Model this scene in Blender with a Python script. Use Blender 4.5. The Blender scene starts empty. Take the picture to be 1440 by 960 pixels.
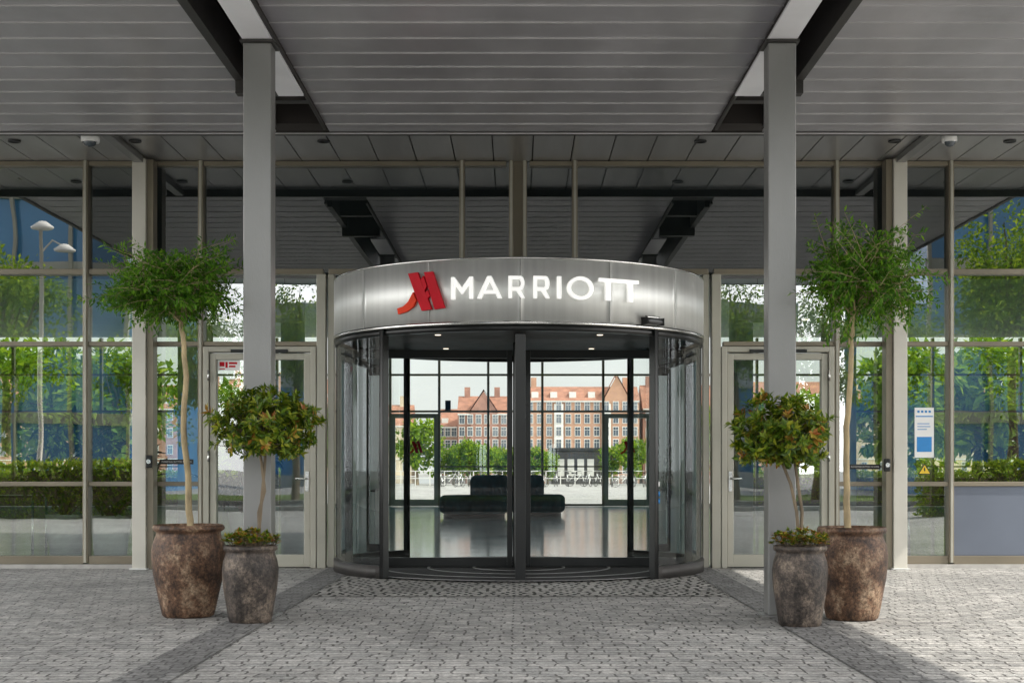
import bpy, bmesh, math, random
from mathutils import Vector, Matrix, geometry
S=bpy.context.scene; COL=S.collection
rnd=random.Random(7)
F=2000.0; CH=1.1; CX=727.0; HY=660.0
def wx(px,d): return (px-CX)*d/F
def wz(py,d): return CH+(HY-py)*d/F

# ------------------------------------------------------------ materials
def newmat(name):
    m=bpy.data.materials.new(name); m.use_nodes=True
    nt=m.node_tree
    for n in list(nt.nodes): nt.nodes.remove(n)
    out=nt.nodes.new('ShaderNodeOutputMaterial')
    return m,nt,out
def N(nt,t,**kw):
    n=nt.nodes.new(t)
    for k,v in kw.items():
        if k.startswith('i_'): n.inputs[k[2:].replace('_',' ')].default_value=v
        else: setattr(n,k,v)
    return n
def c4(c): return (c[0],c[1],c[2],1)
def pbr(name,col,rough=.5,metal=0,var=.15,scale=4,bump=0,bscale=60,stretch=(1,1,1),col2=None,spec=.5,coat=0,emis=0,sheen=0):
    m,nt,out=newmat(name); L=nt.links
    b=N(nt,'ShaderNodeBsdfPrincipled'); L.new(b.outputs[0],out.inputs[0])
    tc=N(nt,'ShaderNodeTexCoord'); mp=N(nt,'ShaderNodeMapping'); mp.inputs['Scale'].default_value=stretch
    L.new(tc.outputs['Object'],mp.inputs[0])
    no=N(nt,'ShaderNodeTexNoise'); no.inputs['Scale'].default_value=scale; no.inputs['Detail'].default_value=6
    L.new(mp.outputs[0],no.inputs['Vector'])
    r=N(nt,'ShaderNodeValToRGB')
    a=[max(0,c*(1-var)) for c in col]; z=list(col2) if col2 else [min(1,c*(1+var)) for c in col]
    r.color_ramp.elements[0].color=c4(a); r.color_ramp.elements[1].color=c4(z)
    r.color_ramp.elements[0].position=.32; r.color_ramp.elements[1].position=.68
    L.new(no.outputs['Fac'],r.inputs[0]); L.new(r.outputs[0],b.inputs['Base Color'])
    b.inputs['Metallic'].default_value=metal
    b.inputs['Specular IOR Level'].default_value=spec
    b.inputs['Coat Weight'].default_value=coat
    b.inputs['Sheen Weight'].default_value=sheen
    if emis: b.inputs['Emission Color'].default_value=(1,.98,.94,1); b.inputs['Emission Strength'].default_value=emis
    mr=N(nt,'ShaderNodeMapRange'); mr.inputs['To Min'].default_value=max(.02,rough*.8); mr.inputs['To Max'].default_value=min(1,rough*1.2)
    L.new(no.outputs['Fac'],mr.inputs[0]); L.new(mr.outputs[0],b.inputs['Roughness'])
    if bump>0:
        n2=N(nt,'ShaderNodeTexNoise'); n2.inputs['Scale'].default_value=bscale; n2.inputs['Detail'].default_value=4
        L.new(mp.outputs[0],n2.inputs['Vector'])
        bp=N(nt,'ShaderNodeBump'); bp.inputs['Strength'].default_value=bump; bp.inputs['Distance'].default_value=.01
        L.new(n2.outputs['Fac'],bp.inputs['Height']); L.new(bp.outputs[0],b.inputs['Normal'])
    return m
def glassmat(name,refl,tint,wav=.02,ior=1.5):
    m,nt,out=newmat(name); L=nt.links
    t=N(nt,'ShaderNodeBsdfTransparent'); t.inputs[0].default_value=c4(tint)
    g=N(nt,'ShaderNodeBsdfGlossy'); g.inputs['Roughness'].default_value=0.0; g.inputs[0].default_value=(.95,.98,1,1)
    mx=N(nt,'ShaderNodeMixShader')
    fr=N(nt,'ShaderNodeFresnel'); fr.inputs[0].default_value=ior
    ma=N(nt,'ShaderNodeMath',operation='MULTIPLY_ADD'); ma.inputs[1].default_value=1-refl; ma.inputs[2].default_value=refl
    ma.use_clamp=True
    L.new(fr.outputs[0],ma.inputs[0]); L.new(ma.outputs[0],mx.inputs[0])
    L.new(t.outputs[0],mx.inputs[1]); L.new(g.outputs[0],mx.inputs[2]); L.new(mx.outputs[0],out.inputs[0])
    if wav:
        tc=N(nt,'ShaderNodeTexCoord'); no=N(nt,'ShaderNodeTexNoise'); no.inputs['Scale'].default_value=1.3; no.inputs['Detail'].default_value=1
        L.new(tc.outputs['Object'],no.inputs['Vector'])
        bp=N(nt,'ShaderNodeBump'); bp.inputs['Strength'].default_value=wav; bp.inputs['Distance'].default_value=.05
        L.new(no.outputs['Fac'],bp.inputs['Height']); L.new(bp.outputs[0],g.inputs['Normal'])
    return m
def leafmat(name,c_lo,c_mid,c_hi,rough=.45,trans=.35):
    m,nt,out=newmat(name); L=nt.links
    ge=N(nt,'ShaderNodeNewGeometry'); r=N(nt,'ShaderNodeValToRGB')
    e=r.color_ramp.elements; e[0].color=c4(c_lo); e[1].color=c4(c_hi); k=e.new(.55); k.color=c4(c_mid)
    L.new(ge.outputs['Random Per Island'],r.inputs[0])
    b=N(nt,'ShaderNodeBsdfPrincipled'); b.inputs['Roughness'].default_value=rough; b.inputs['Specular IOR Level'].default_value=.3
    L.new(r.outputs[0],b.inputs['Base Color'])
    t=N(nt,'ShaderNodeBsdfTranslucent'); hs=N(nt,'ShaderNodeHueSaturation'); hs.inputs['Value'].default_value=1.9; hs.inputs['Hue'].default_value=.485
    L.new(r.outputs[0],hs.inputs['Color']); L.new(hs.outputs[0],t.inputs[0])
    mx=N(nt,'ShaderNodeMixShader'); mx.inputs[0].default_value=trans
    L.new(b.outputs[0],mx.inputs[1]); L.new(t.outputs[0],mx.inputs[2]); L.new(mx.outputs[0],out.inputs[0])
    return m
def settmat(name,w,h,mort,ca,cb,cm,bump=.6,rot=0,dist=.02):
    m,nt,out=newmat(name); L=nt.links
    tc=N(nt,'ShaderNodeTexCoord'); mp=N(nt,'ShaderNodeMapping'); mp.inputs['Rotation'].default_value=(0,0,rot)
    L.new(tc.outputs['Object'],mp.inputs[0])
    nd=N(nt,'ShaderNodeTexNoise'); nd.inputs['Scale'].default_value=9; nd.inputs['Detail'].default_value=3
    L.new(mp.outputs[0],nd.inputs['Vector'])
    vs=N(nt,'ShaderNodeVectorMath',operation='SCALE'); vs.inputs['Scale'].default_value=dist*2
    L.new(nd.outputs['Color'],vs.inputs[0])
    va=N(nt,'ShaderNodeVectorMath',operation='ADD'); L.new(mp.outputs[0],va.inputs[0]); L.new(vs.outputs[0],va.inputs[1])
    br=N(nt,'ShaderNodeTexBrick'); br.inputs['Scale'].default_value=1; br.inputs['Brick Width'].default_value=w; br.inputs['Row Height'].default_value=h
    br.inputs['Mortar Size'].default_value=mort; br.inputs['Mortar Smooth'].default_value=.5; br.inputs['Bias'].default_value=0
    br.inputs['Color1'].default_value=c4(ca); br.inputs['Color2'].default_value=c4(cb); br.inputs['Mortar'].default_value=c4(cm)
    br.offset=.5; br.squash=.8; br.squash_frequency=3
    L.new(va.outputs[0],br.inputs['Vector'])
    n1=N(nt,'ShaderNodeTexNoise'); n1.inputs['Scale'].default_value=.6; n1.inputs['Detail'].default_value=6
    n2=N(nt,'ShaderNodeTexNoise'); n2.inputs['Scale'].default_value=38; n2.inputs['Detail'].default_value=6; n2.inputs['Roughness'].default_value=.7
    n3=N(nt,'ShaderNodeTexNoise'); n3.inputs['Scale'].default_value=7; n3.inputs['Detail'].default_value=3
    for n in (n1,n2,n3): L.new(mp.outputs[0],n.inputs['Vector'])
    def mul(a,sock,lo,hi):
        mr=N(nt,'ShaderNodeMapRange'); mr.inputs['From Min'].default_value=.3; mr.inputs['From Max'].default_value=.7
        mr.inputs['To Min'].default_value=lo; mr.inputs['To Max'].default_value=hi
        L.new(sock,mr.inputs[0]); v=N(nt,'ShaderNodeVectorMath',operation='SCALE'); L.new(a,v.inputs[0]); L.new(mr.outputs[0],v.inputs['Scale']); return v.outputs[0]
    o=mul(br.outputs['Color'],n1.outputs['Fac'],.75,1.2); o=mul(o,n2.outputs['Fac'],.45,1.5); o=mul(o,n3.outputs['Fac'],.75,1.25)
    b=N(nt,'ShaderNodeBsdfPrincipled'); b.inputs['Roughness'].default_value=.6; L.new(o,b.inputs['Base Color'])
    hm=N(nt,'ShaderNodeMath',operation='MULTIPLY_ADD'); hm.inputs[1].default_value=-1.0
    L.new(br.outputs['Fac'],hm.inputs[0]); 
    sc=N(nt,'ShaderNodeMath',operation='MULTIPLY'); sc.inputs[1].default_value=1.1; L.new(n2.outputs['Fac'],sc.inputs[0]); L.new(sc.outputs[0],hm.inputs[2])
    bp=N(nt,'ShaderNodeBump'); bp.inputs['Strength'].default_value=bump; bp.inputs['Distance'].default_value=.016
    L.new(hm.outputs[0],bp.inputs['Height']); L.new(bp.outputs[0],b.inputs['Normal']); L.new(b.outputs[0],out.inputs[0])
    return m
M={}
M['paving']=settmat('granite_setts',.16,.10,.008,(.50,.49,.47),(.35,.35,.34),(.14,.135,.13),bump=.85,dist=.03)
M['cobble']=settmat('small_setts',.12,.12,.019,(.51,.50,.475),(.38,.375,.355),(.035,.035,.03),bump=.9,dist=.03)
M['band']=settmat('dark_setts',.10,.10,.008,(.27,.27,.265),(.18,.18,.18),(.09,.09,.09),dist=.025)
M['ceil']=pbr('canopy_board_metal',(.43,.42,.445),.33,.5,.14,1.6,.12,30,(1.2,.5,1))
M['soff']=pbr('soffit_board_metal',(.36,.36,.36),.3,.55,.15,1.5,.1,30,(3,.3,1))
M['lip']=pbr('highlight_lip_metal',(.56,.55,.56),.4,.5,.1,3)  # paler than the boards to put a highlight along each seam into the colour
M['dark']=pbr('dark_steel',(.045,.042,.04),.45,.3,.25,6,.1)
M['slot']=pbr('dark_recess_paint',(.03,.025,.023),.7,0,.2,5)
M['beam']=pbr('pale_painted_steel',(.8,.8,.84),.35,.1,.06,2,.05)
M['column']=pbr('grey_painted_steel',(.235,.235,.23),.36,.35,.1,1.5,.12,90,(1,1,.3))
M['post']=pbr('light_grey_post_paint',(.55,.53,.47),.45,.2,.08,2,.05)
M['frame']=pbr('bronze_anodised_frame',(.23,.20,.15),.36,.5,.1,2,.05)
M['dframe']=pbr('warm_grey_door_frame',(.40,.385,.325),.4,.35,.07,2,.05)
M['black']=pbr('black_aluminium',(.012,.013,.013),.3,.2,.2,4)
M['steel']=pbr('brushed_stainless_steel',(.70,.71,.69),.5,.75,.07,2.2,.1,40,(6,6,.12))
M['steel2']=pbr('bright_stainless_steel',(.76,.76,.74),.2,1,.08,4)
M['white']=pbr('white_sign_enamel',(.88,.88,.87),.3,0,.03,5)
M['letter']=pbr('white_acrylic_added_glow',(.88,.88,.87),.3,0,.03,5,emis=.5)  # letter faces given an added glow so they stand out from the drum
M['red']=pbr('red_emblem_enamel',(.55,.006,.018),.6,0,.1,4,spec=.2)
M['redo']=pbr('orange_red_emblem_enamel',(.75,.05,.015),.6,0,.1,4,spec=.2)
M['panel']=pbr('blue_grey_panel',(.125,.145,.185),.4,.1,.06,1.5)
M['gfac']=glassmat('facade_glass',.30,(.76,.86,.77))
M['gdoor']=glassmat('door_glass',.2,(.84,.91,.86))
M['gspan']=glassmat('spandrel_glass',.14,(.7,.75,.75),.015)
M['grev']=glassmat('revolving_door_glass',.015,(.94,.97,.955),0,1.3)
M['grear']=glassmat('rear_glass',.04,(.93,.96,.95),0)
M['void']=pbr('added_dark_backing_board',(.02,.027,.03),.6,0,.2,2)
M['plaster']=pbr('white_plaster',(.78,.77,.74),.7,0,.04,1)
M['lceil']=pbr('lobby_ceiling_paint',(.7,.7,.68),.7,0,.04,1)
M['lfloor']=pbr('polished_blue_grey_stone',(.22,.46,.54),.11,0,.12,1.2,spec=.6)
M['mat']=pbr('ribbed_entrance_matting',(.025,.025,.026),.9,0,.3,30,.5,200)
M['sofa']=pbr('dark_teal_fabric',(.028,.105,.135),.8,0,.25,3,.3,80,spec=.1)
M['soil']=pbr('potting_soil',(.05,.035,.022),.95,0,.5,30,.8,60)
M['bark']=pbr('pale_bark',(.36,.28,.16),.8,0,.3,14,.6,40,(1,1,.4))
M['bark2']=pbr('brown_bark',(.15,.115,.075),.85,0,.35,14,.7,40,(1,1,.4))
M['leafA']=leafmat('fine_green_leaves',(.025,.085,.006),(.06,.165,.010),(.13,.27,.018),.55,.42)
M['leafB']=leafmat('glossy_laurel_leaves',(.028,.065,.006),(.085,.15,.008),(.24,.26,.02),.35,.28)
M['leafBt']=leafmat('bronze_leaf_tips',(.26,.09,.02),(.28,.18,.03),(.36,.32,.05),.35,.3)
M['leafC']=leafmat('street_tree_leaves',(.04,.095,.006),(.11,.21,.012),(.24,.33,.02),.6,.5)
M['leafH']=leafmat('hedge_leaves',(.05,.10,.008),(.14,.23,.014),(.28,.34,.02),.6,.45)
M['leafD']=leafmat('dark_houseplant_leaves',(.012,.035,.012),(.025,.06,.02),(.05,.11,.03),.35,.2)
M['asph']=pbr('asphalt',(.06,.06,.062),.85,0,.2,8,.4,150)
M['grass']=pbr('mown_grass',(.09,.14,.02),.9,0,.4,3,.6,40)
M['kerb']=pbr('granite_kerb',(.38,.37,.35),.75,0,.15,8,.2)
M['water']=pbr('canal_water',(.04,.07,.08),.08,0,.2,1,.15,3)
M['brickO']=pbr('orange_red_brick',(.38,.22,.145),.85,0,.18,.6)
M['brickR']=pbr('dark_red_brick',(.28,.15,.11),.85,0,.2,.6)
M['brickY']=pbr('pale_yellow_render',(.5,.42,.3),.85,0,.12,.5)
M['tile']=pbr('red_clay_roof_tiles',(.31,.15,.10),.8,0,.25,.8)
M['winf']=pbr('white_window_frame',(.56,.55,.51),.5,0,.05,2)
M['wing']=pbr('dark_window_glass',(.05,.065,.08),.08,0,.3,.2,spec=.8)
M['conc']=pbr('pale_concrete',(.5,.49,.46),.8,0,.12,.4,.1)
M['blueg']=pbr('blue_curtain_glass',(.08,.24,.46),.08,.15,.35,.12,spec=.8)
M['roofg']=pbr('grey_roof_felt',(.2,.2,.2),.9,0,.15,.6)
M['signblack']=pbr('black_sign_film',(.02,.02,.02),.4,0,.1,5)
M['blue']=pbr('blue_print',(.03,.25,.62),.5,0,.1,5)
M['yellow']=pbr('yellow_warning_print',(.8,.55,.03),.5,0,.05,5)
M['rubber']=pbr('black_rubber',(.06,.06,.06),.7,0,.1,5)
M['shade']=pbr('white_lamp_shade',(.85,.84,.8),.6,0,.03,3)
m,nt,out=newmat('warm_downlight_lens'); e=N(nt,'ShaderNodeEmission'); e.inputs[0].default_value=(1,.85,.65,1); e.inputs[1].default_value=2; nt.links.new(e.outputs[0],out.inputs[0]); M['lamp']=m
def potmat(name,dark,mid,light):
    m,nt,out=newmat(name); L=nt.links
    b=N(nt,'ShaderNodeBsdfPrincipled'); L.new(b.outputs[0],out.inputs[0])
    tc=N(nt,'ShaderNodeTexCoord')
    n1=N(nt,'ShaderNodeTexNoise'); n1.inputs['Scale'].default_value=5.5; n1.inputs['Detail'].default_value=10; n1.inputs['Roughness'].default_value=.75
    n2=N(nt,'ShaderNodeTexNoise'); n2.inputs['Scale'].default_value=48; n2.inputs['Detail'].default_value=5; n2.inputs['Roughness'].default_value=.7
    mp=N(nt,'ShaderNodeMapping'); mp.inputs['Scale'].default_value=(1,1,.8)
    L.new(tc.outputs['Object'],mp.inputs[0]); L.new(mp.outputs[0],n1.inputs['Vector']); L.new(tc.outputs['Object'],n2.inputs['Vector'])
    r=N(nt,'ShaderNodeValToRGB'); el=r.color_ramp.elements; el[0].position=.40; el[0].color=c4(dark); el[1].position=.66; el[1].color=c4(light); k=el.new(.51); k.color=c4(mid)
    L.new(n1.outputs['Fac'],r.inputs[0])
    mr=N(nt,'ShaderNodeMapRange'); mr.inputs['From Min'].default_value=.35; mr.inputs['From Max'].default_value=.65; mr.inputs['To Min'].default_value=.45; mr.inputs['To Max'].default_value=1.7; L.new(n2.outputs['Fac'],mr.inputs[0])
    v=N(nt,'ShaderNodeVectorMath',operation='SCALE'); L.new(r.outputs[0],v.inputs[0]); L.new(mr.outputs[0],v.inputs['Scale']); L.new(v.outputs[0],b.inputs['Base Color'])
    r2=N(nt,'ShaderNodeMapRange'); r2.inputs['To Min'].default_value=.2; r2.inputs['To Max'].default_value=.75; L.new(n1.outputs['Fac'],r2.inputs[0]); L.new(r2.outputs[0],b.inputs['Roughness'])
    b.inputs['Specular IOR Level'].default_value=.35
    ad=N(nt,'ShaderNodeMath',operation='MULTIPLY_ADD'); ad.inputs[1].default_value=.6; L.new(n2.outputs['Fac'],ad.inputs[0]); L.new(n1.outputs['Fac'],ad.inputs[2])
    bp=N(nt,'ShaderNodeBump'); bp.inputs['Strength'].default_value=.6; bp.inputs['Distance'].default_value=.015; L.new(ad.outputs[0],bp.inputs['Height']); L.new(bp.outputs[0],b.inputs['Normal'])
    return m
M['potA']=potmat('rustic_brown_glaze',(.026,.014,.009),(.115,.062,.036),(.33,.24,.16))
M['potB']=potmat('rustic_dark_glaze',(.016,.013,.011),(.058,.045,.037),(.19,.15,.115))

# ------------------------------------------------------------ mesh builder
class MB:
    def __init__(s): s.v=[]; s.f=[]; s.m=[]; s.sm=[]
    def face(s,idx,m=0,smooth=False): s.f.append(idx); s.m.append(m); s.sm.append(smooth)
    def box(s,x0,x1,y0,y1,z0,z1,m=0):
        if x0>x1:x0,x1=x1,x0
        if y0>y1:y0,y1=y1,y0
        if z0>z1:z0,z1=z1,z0
        b=len(s.v)
        s.v+=[(x0,y0,z0),(x1,y0,z0),(x1,y1,z0),(x0,y1,z0),(x0,y0,z1),(x1,y0,z1),(x1,y1,z1),(x0,y1,z1)]
        for q in ((0,3,2,1),(4,5,6,7),(0,1,5,4),(1,2,6,5),(2,3,7,6),(3,0,4,7)): s.face([b+i for i in q],m)
        return s
    def quad(s,pts,m=0):
        b=len(s.v); s.v+=[tuple(p) for p in pts]; s.face(list(range(b,b+len(pts))),m); return s
    def tube(s,path,radii,n=8,m=0,closed=False):
        P=[Vector(p) for p in path]; b=len(s.v); k=len(P)
        if not isinstance(radii,(list,tuple)): radii=[radii]*k
        for i,p in enumerate(P):
            if closed: t=P[(i+1)%k]-P[i-1]
            else: t=P[min(i+1,k-1)]-P[max(i-1,0)]
            t.normalize(); up=Vector((0,0,1)) if abs(t.z)<.9 else Vector((1,0,0))
            a=t.cross(up).normalized(); c=t.cross(a)
            for j in range(n):
                an=2*math.pi*j/n; q=p+a*math.cos(an)*radii[i]+c*math.sin(an)*radii[i]; s.v.append(tuple(q))
        for i in range(k if closed else k-1):
            i2=(i+1)%k
            for j in range(n): s.face([b+i*n+j,b+i*n+(j+1)%n,b+i2*n+(j+1)%n,b+i2*n+j],m,True)
        if not closed:
            s.face([b+j for j in range(n)],m); s.face([b+(k-1)*n+j for j in reversed(range(n))],m)
        return s
    def lathe(s,prof,cx,cy,n=48,m=0,a0=0,a1=2*math.pi,z0=0,wob=None):
        b=len(s.v); full=abs(a1-a0-2*math.pi)<1e-6; cols=n if full else n+1
        for i in range(cols):
            a=a0+(a1-a0)*i/n
            for (r,z) in prof:
                rr=r*(1+(wob(a,z) if wob else 0))
                s.v.append((cx+rr*math.sin(a),cy-rr*math.cos(a),z0+z))
        k=len(prof)
        for i in range(n):
            i2=(i+1)%cols
            for j in range(k-1): s.face([b+i*k+j,b+i2*k+j,b+i2*k+j+1,b+i*k+j+1],m,True)
        return s
    def leaf(s,p,d,nrm,l,w,m=0):
        sd=d.cross(nrm)
        if sd.length<1e-4: sd=Vector((1,0,0))
        sd.normalize(); up=sd.cross(d).normalized()
        b=len(s.v); mid=p+d*l*.45
        s.v+=[tuple(p),tuple(mid+sd*w*.5+up*w*.12),tuple(p+d*l-up*l*.08),tuple(mid-sd*w*.5+up*w*.12)]
        s.face([b,b+1,b+2,b+3],m)
WORLD={}
def mkobj(name,mb,mats,parent=None,origin=None,bevel=0,label=None):
    me=bpy.data.meshes.new(name)
    o=Vector(origin) if origin is not None else Vector((0,0,0))
    off=o if parent is None else WORLD[parent.name]
    V=[(v[0]-off[0],v[1]-off[1],v[2]-off[2]) for v in mb.v]
    me.from_pydata(V,[],mb.f)
    for mt in (mats if isinstance(mats,(list,tuple)) else [mats]): me.materials.append(mt)
    me.polygons.foreach_set('material_index',mb.m); me.polygons.foreach_set('use_smooth',mb.sm); me.update()
    ob=bpy.data.objects.new(name,me); COL.objects.link(ob)
    if parent is None: ob.location=o; WORLD[ob.name]=o
    else: ob.parent=parent; WORLD[ob.name]=off
    if bevel>0:
        bv=ob.modifiers.new('bevel','BEVEL'); bv.width=bevel; bv.segments=2; bv.limit_method='ANGLE'
    if label: ob['label']=label
    return ob
def thing(name,loc,label,cat,group=None):
    e=bpy.data.objects.new(name,None); COL.objects.link(e); e.location=loc; e.empty_display_size=.2
    WORLD[e.name]=Vector(loc); e['label']=label; e['category']=cat
    if group: e['group']=group
    return e
def tag(ob,label,cat,kind=None,group=None):
    ob['label']=label; ob['category']=cat
    if kind: ob['kind']=kind
    if group: ob['group']=group
    return ob
def copy_tree(src,parent=None):
    c=src.copy(); COL.objects.link(c); WORLD[c.name]=WORLD[src.name]
    if parent is not None: c.parent=parent
    for ch in list(src.children): copy_tree(ch,c)
    return c
def place_copy(src,loc,rz=0,sc=1,label=None):
    c=copy_tree(src); c.location=loc; c.rotation_euler=(0,0,rz)
    c.scale=(sc,sc,sc) if not isinstance(sc,(tuple,list)) else sc
    if label: c['label']=label
    return c
def P(parent,name,mats,fn,bevel=0,label=None):
    mb=MB(); fn(mb); return mkobj(name,mb,mats,parent,bevel=bevel,label=label)
def BX(parent,name,mat,*b,bevel=0,label=None):
    mb=MB(); mb.box(*b); return mkobj(name,mb,mat,parent,bevel=bevel,label=label)

# ------------------------------------------------------------ ground
def sheet(name,mat,x0,x1,y0,y1,z,label,cat):
    mb=MB(); mb.quad([(x0,y0,z),(x1,y0,z),(x1,y1,z),(x0,y1,z)]); return tag(mkobj(name,mb,mat),label,cat,'structure')
sheet('ground',M['paving'],-900,900,-900,1500,0,'grey granite sett paving laid in horizontal courses','ground')
sheet('pavement',M['cobble'],-1.80,1.86,12.3,16.2,.004,'small cobbles with wide dark joints before the door','pavement')
sheet('pavement',M['band'],-2.10,-1.80,4,16.1,.008,'dark band of small setts across the paving','pavement')
sheet('pavement',M['band'],1.86,2.16,4,16.1,.008,'dark band of small setts across the paving','pavement')
sheet('road',M['asph'],-120,120,-13,-6,.004,'asphalt street running past the forecourt','road')
sheet('grass',M['grass'],-120,120,-30,-14,.006,'mown grass strip under the street trees','grass')
sheet('water',M['water'],-300,300,112,215,.01,'dark canal water before the brick houses','water')
for yy in (-6,-13.15):
    mb=MB(); mb.box(-120,120,yy,yy+.15,0,.12); tag(mkobj('kerb',mb,M['kerb'],bevel=.01),'granite kerb along the asphalt street','kerb','structure')

# ------------------------------------------------------------ hotel building
FY=16.0
H=thing('hotel_building',(0,FY,0),'glass fronted hotel lobby with bronze frames and boarded soffit','building')
SZ=4.556; T1=3.316; T2=2.508; T3=.94
vm=[-10.9,-9.4,-7.88,-6.36,-4.83,-3.54]
vmr=[3.58,4.86,6.38,7.9,9.42,10.9]
def mull(x,z0,z1,w=.06,mat='frame',y0=-.09,y1=.05):
    BX(H,'mullion',M[mat],x-w/2,x+w/2,FY+y0,FY+y1,z0,z1,bevel=.004)
    if mat=='frame':
        BX(H,'mullion_cap',M['dframe'],x-.014,x+.014,FY+y0-.018,FY+y0-.001,z0,z1,bevel=.002)
for x in vm+vmr: mull(x,.06,SZ)
for x in (-.616,.648): mull(x,T1+.04,SZ)
mull(-.065,T1+.04,SZ,.05); mull(.085,T1+.04,SZ,.05)
BX(H,'wall_panel',M['frame'],-.038,.058,FY-.03,FY+.03,T1+.04,SZ)
mull(-2.19,.0,T1-.032,.1,'dframe',-.11,.06); mull(-2.085,.0,T1-.032,.07,'dframe',-.07,.06)
mull(2.23,.0,T1-.032,.1,'dframe',-.11,.06); mull(2.12,.0,T1-.032,.07,'dframe',-.07,.06)
def trans(x0,x1,z,h=.05,mat='frame'):
    BX(H,'transom',M[mat],x0,x1,FY-.075,FY+.045,z-h/2,z+h/2,bevel=.004)
allx=sorted(vm+[-2.14]+[2.175]+vmr)
for a,b in zip(allx[:-1],allx[1:]): trans(a+.031,b-.031,T1,.06)
for z in (T2,):
    for a,b in list(zip(vm[:-1],vm[1:]))+[(-3.54,-2.24)]+[(2.28,3.58)]+list(zip(vmr[:-1],vmr[1:])): trans(a+.031,b-.031 if b not in(-2.24,) else b-.001,z)
for a,b in list(zip(vm[:-1],vm[1:]))+list(zip(vmr[:-1],vmr[1:])):
    trans(a+.031,b-.031,T3); trans(a+.031,b-.031,.09,.09); trans(a+.031,b-.031,SZ-.03,.05)
for a,b in ((-3.54,-.616),(-.616,-.09),(.11,.648),(.648,3.58)): trans(a+.031,b-.031,SZ-.03,.05)
BX(H,'sill',M['kerb'],-11,-3.5,FY-.14,FY+.14,.0,.043); BX(H,'sill',M['kerb'],3.55,11,FY-.14,FY+.14,.0,.043)
def pane(x0,x1,z0,z1,mat='gfac',y=FY,name='window_pane'):
    mb=MB(); mb.quad([(x0,y,z0),(x1,y,z0),(x1,y,z1),(x0,y,z1)]); return mkobj(name,mb,M[mat],H)
for side in (vm,vmr):
    for a,b in zip(side[:-1],side[1:]):
        pane(a+.02,b-.02,T1,SZ,'gfac' if abs(a+b)>9 else 'gspan'); pane(a+.02,b-.02,T2,T1); pane(a+.02,b-.02,T3,T2)
        if side is vmr and a>4: BX(H,'wall_panel',M['panel'],a+.031,b-.031,FY-.045,FY-.01,.136,T3-.026,bevel=.003)
        else: pane(a+.02,b-.02,.1,T3)
pane(-3.54,-2.24,T2,T1,'gdoor'); pane(2.28,3.58,T2,T1,'gdoor')
for a,b in ((-3.54,-.616),(-.616,-.08),(.1,.648),(.648,3.58)): pane(a,b,T1,SZ,'gspan')
BX(H,'wall_panel',M['void'],-11,11,FY+.35,FY+.4,T1-.02,4.99,label='dark board added behind the upper glazing to sharpen reflections')  # added backing that keeps the mirrored canopy crisp in the upper panes
for sx in (-1,1):
    x=4.2*sx+.03
    BX(H,'post',M['post'],x-.075,x+.075,15.68,15.86,0,SZ-.03,bevel=.006)
    BX(H,'post_fin',M['frame'],x+.08,x+.15,15.72,15.9,0,SZ-.03,bevel=.004) if sx<0 else BX(H,'post_fin',M['frame'],x-.15,x-.08,15.72,15.9,0,SZ-.03,bevel=.004)
    BX(H,'beam',M['column'],x-.05,x+.05,14.42,15.67,SZ-.075,SZ-.012,bevel=.004)
    P(H,'post_base',M['steel'],lambda mb:mb.box(x-.1,x+.1,15.65,15.89,.0,.015),bevel=.003)
def soff(mb):
    x=-8.0; w=.43
    while x<8.0:
        mb.box(x+.006,min(x+w,8.0)-.006,14.42,FY-.02,SZ,SZ+.03,0); x+=w
    mb.box(-8,8,14.42,FY-.02,SZ+.031,SZ+.08,1)
P(H,'soffit',[M['soff'],M['slot']],soff,bevel=.004)
def dl(x,y):
    P(H,'downlight',[M['black'],M['wing']],lambda mb:(mb.lathe([(.0,0.0),(.045,.0),(.06,-.012),(.066,-.012),(.066,.004)],x,y,20,0,z0=SZ-.006)))
for px in (20,190,455,985,1258,1420): dl(wx(px,14.95),14.95)
BX(H,'parapet',M['conc'],-18.4,18.4,FY-.02,FY+.3,SZ+.1,6.4); BX(H,'roof',M['roofg'],-18.4,18.4,FY+.31,42.3,5.06,5.3)
BX(H,'facade_wall',M['conc'],-18.4,-10.95,FY-.02,FY+.2,0,SZ+.09); BX(H,'facade_wall',M['conc'],10.95,18.4,FY-.02,FY+.2,0,SZ+.09)
BX(H,'interior_wall',M['plaster'],-18.4,-18.2,FY+.31,42.2,0,5.05); BX(H,'interior_wall',M['plaster'],18.2,18.4,FY+.31,42.2,0,5.05)
BX(H,'lobby_floor',M['lfloor'],-18.19,18.19,FY+.15,42.0,.0,.014); BX(H,'lobby_ceiling',M['lceil'],-18.19,18.19,FY+.41,42.0,5.0,5.05)
for x in (-5.2,5.2):
    for y in (23,33): P(H,'interior_column',M['plaster'],lambda mb:mb.lathe([(.28,.015),(.28,4.99)],x,y,24))
for x in (-7.5,-2.5,2.5,7.5):
    for y in (19,25,31,37): P(H,'downlight',M['lamp'],lambda mb:mb.lathe([(.0,0),(.09,0),(.1,.01)],x,y,16,z0=4.985))
RY=42.1
rx=[-17.5,-14.9,-12.3,-9.7,-7.1,-5.4,-3.75,-2.3,-.85,.75,2.55,3.98,5.6,7.1,9.7,12.3,14.9,17.5]
for x in rx: BX(H,'rear_mullion',M['frame'],x-.035,x+.035,RY-.08,RY+.08,.02,4.99)
for a,b in zip(rx[:-1],rx[1:]):
    for z in (.06,2.82,3.9):
        BX(H,'rear_transom',M['frame'],a+.036,b-.036,RY-.06,RY+.06,z-.03,z+.03)
    if not (a in(-3.75,2.55)): BX(H,'rear_transom',M['frame'],a+.036,b-.036,RY-.06,RY+.06,1.17,1.21)
    pane(a,b,.06,4.99,'grear',RY,'rear_window_pane')
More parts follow.
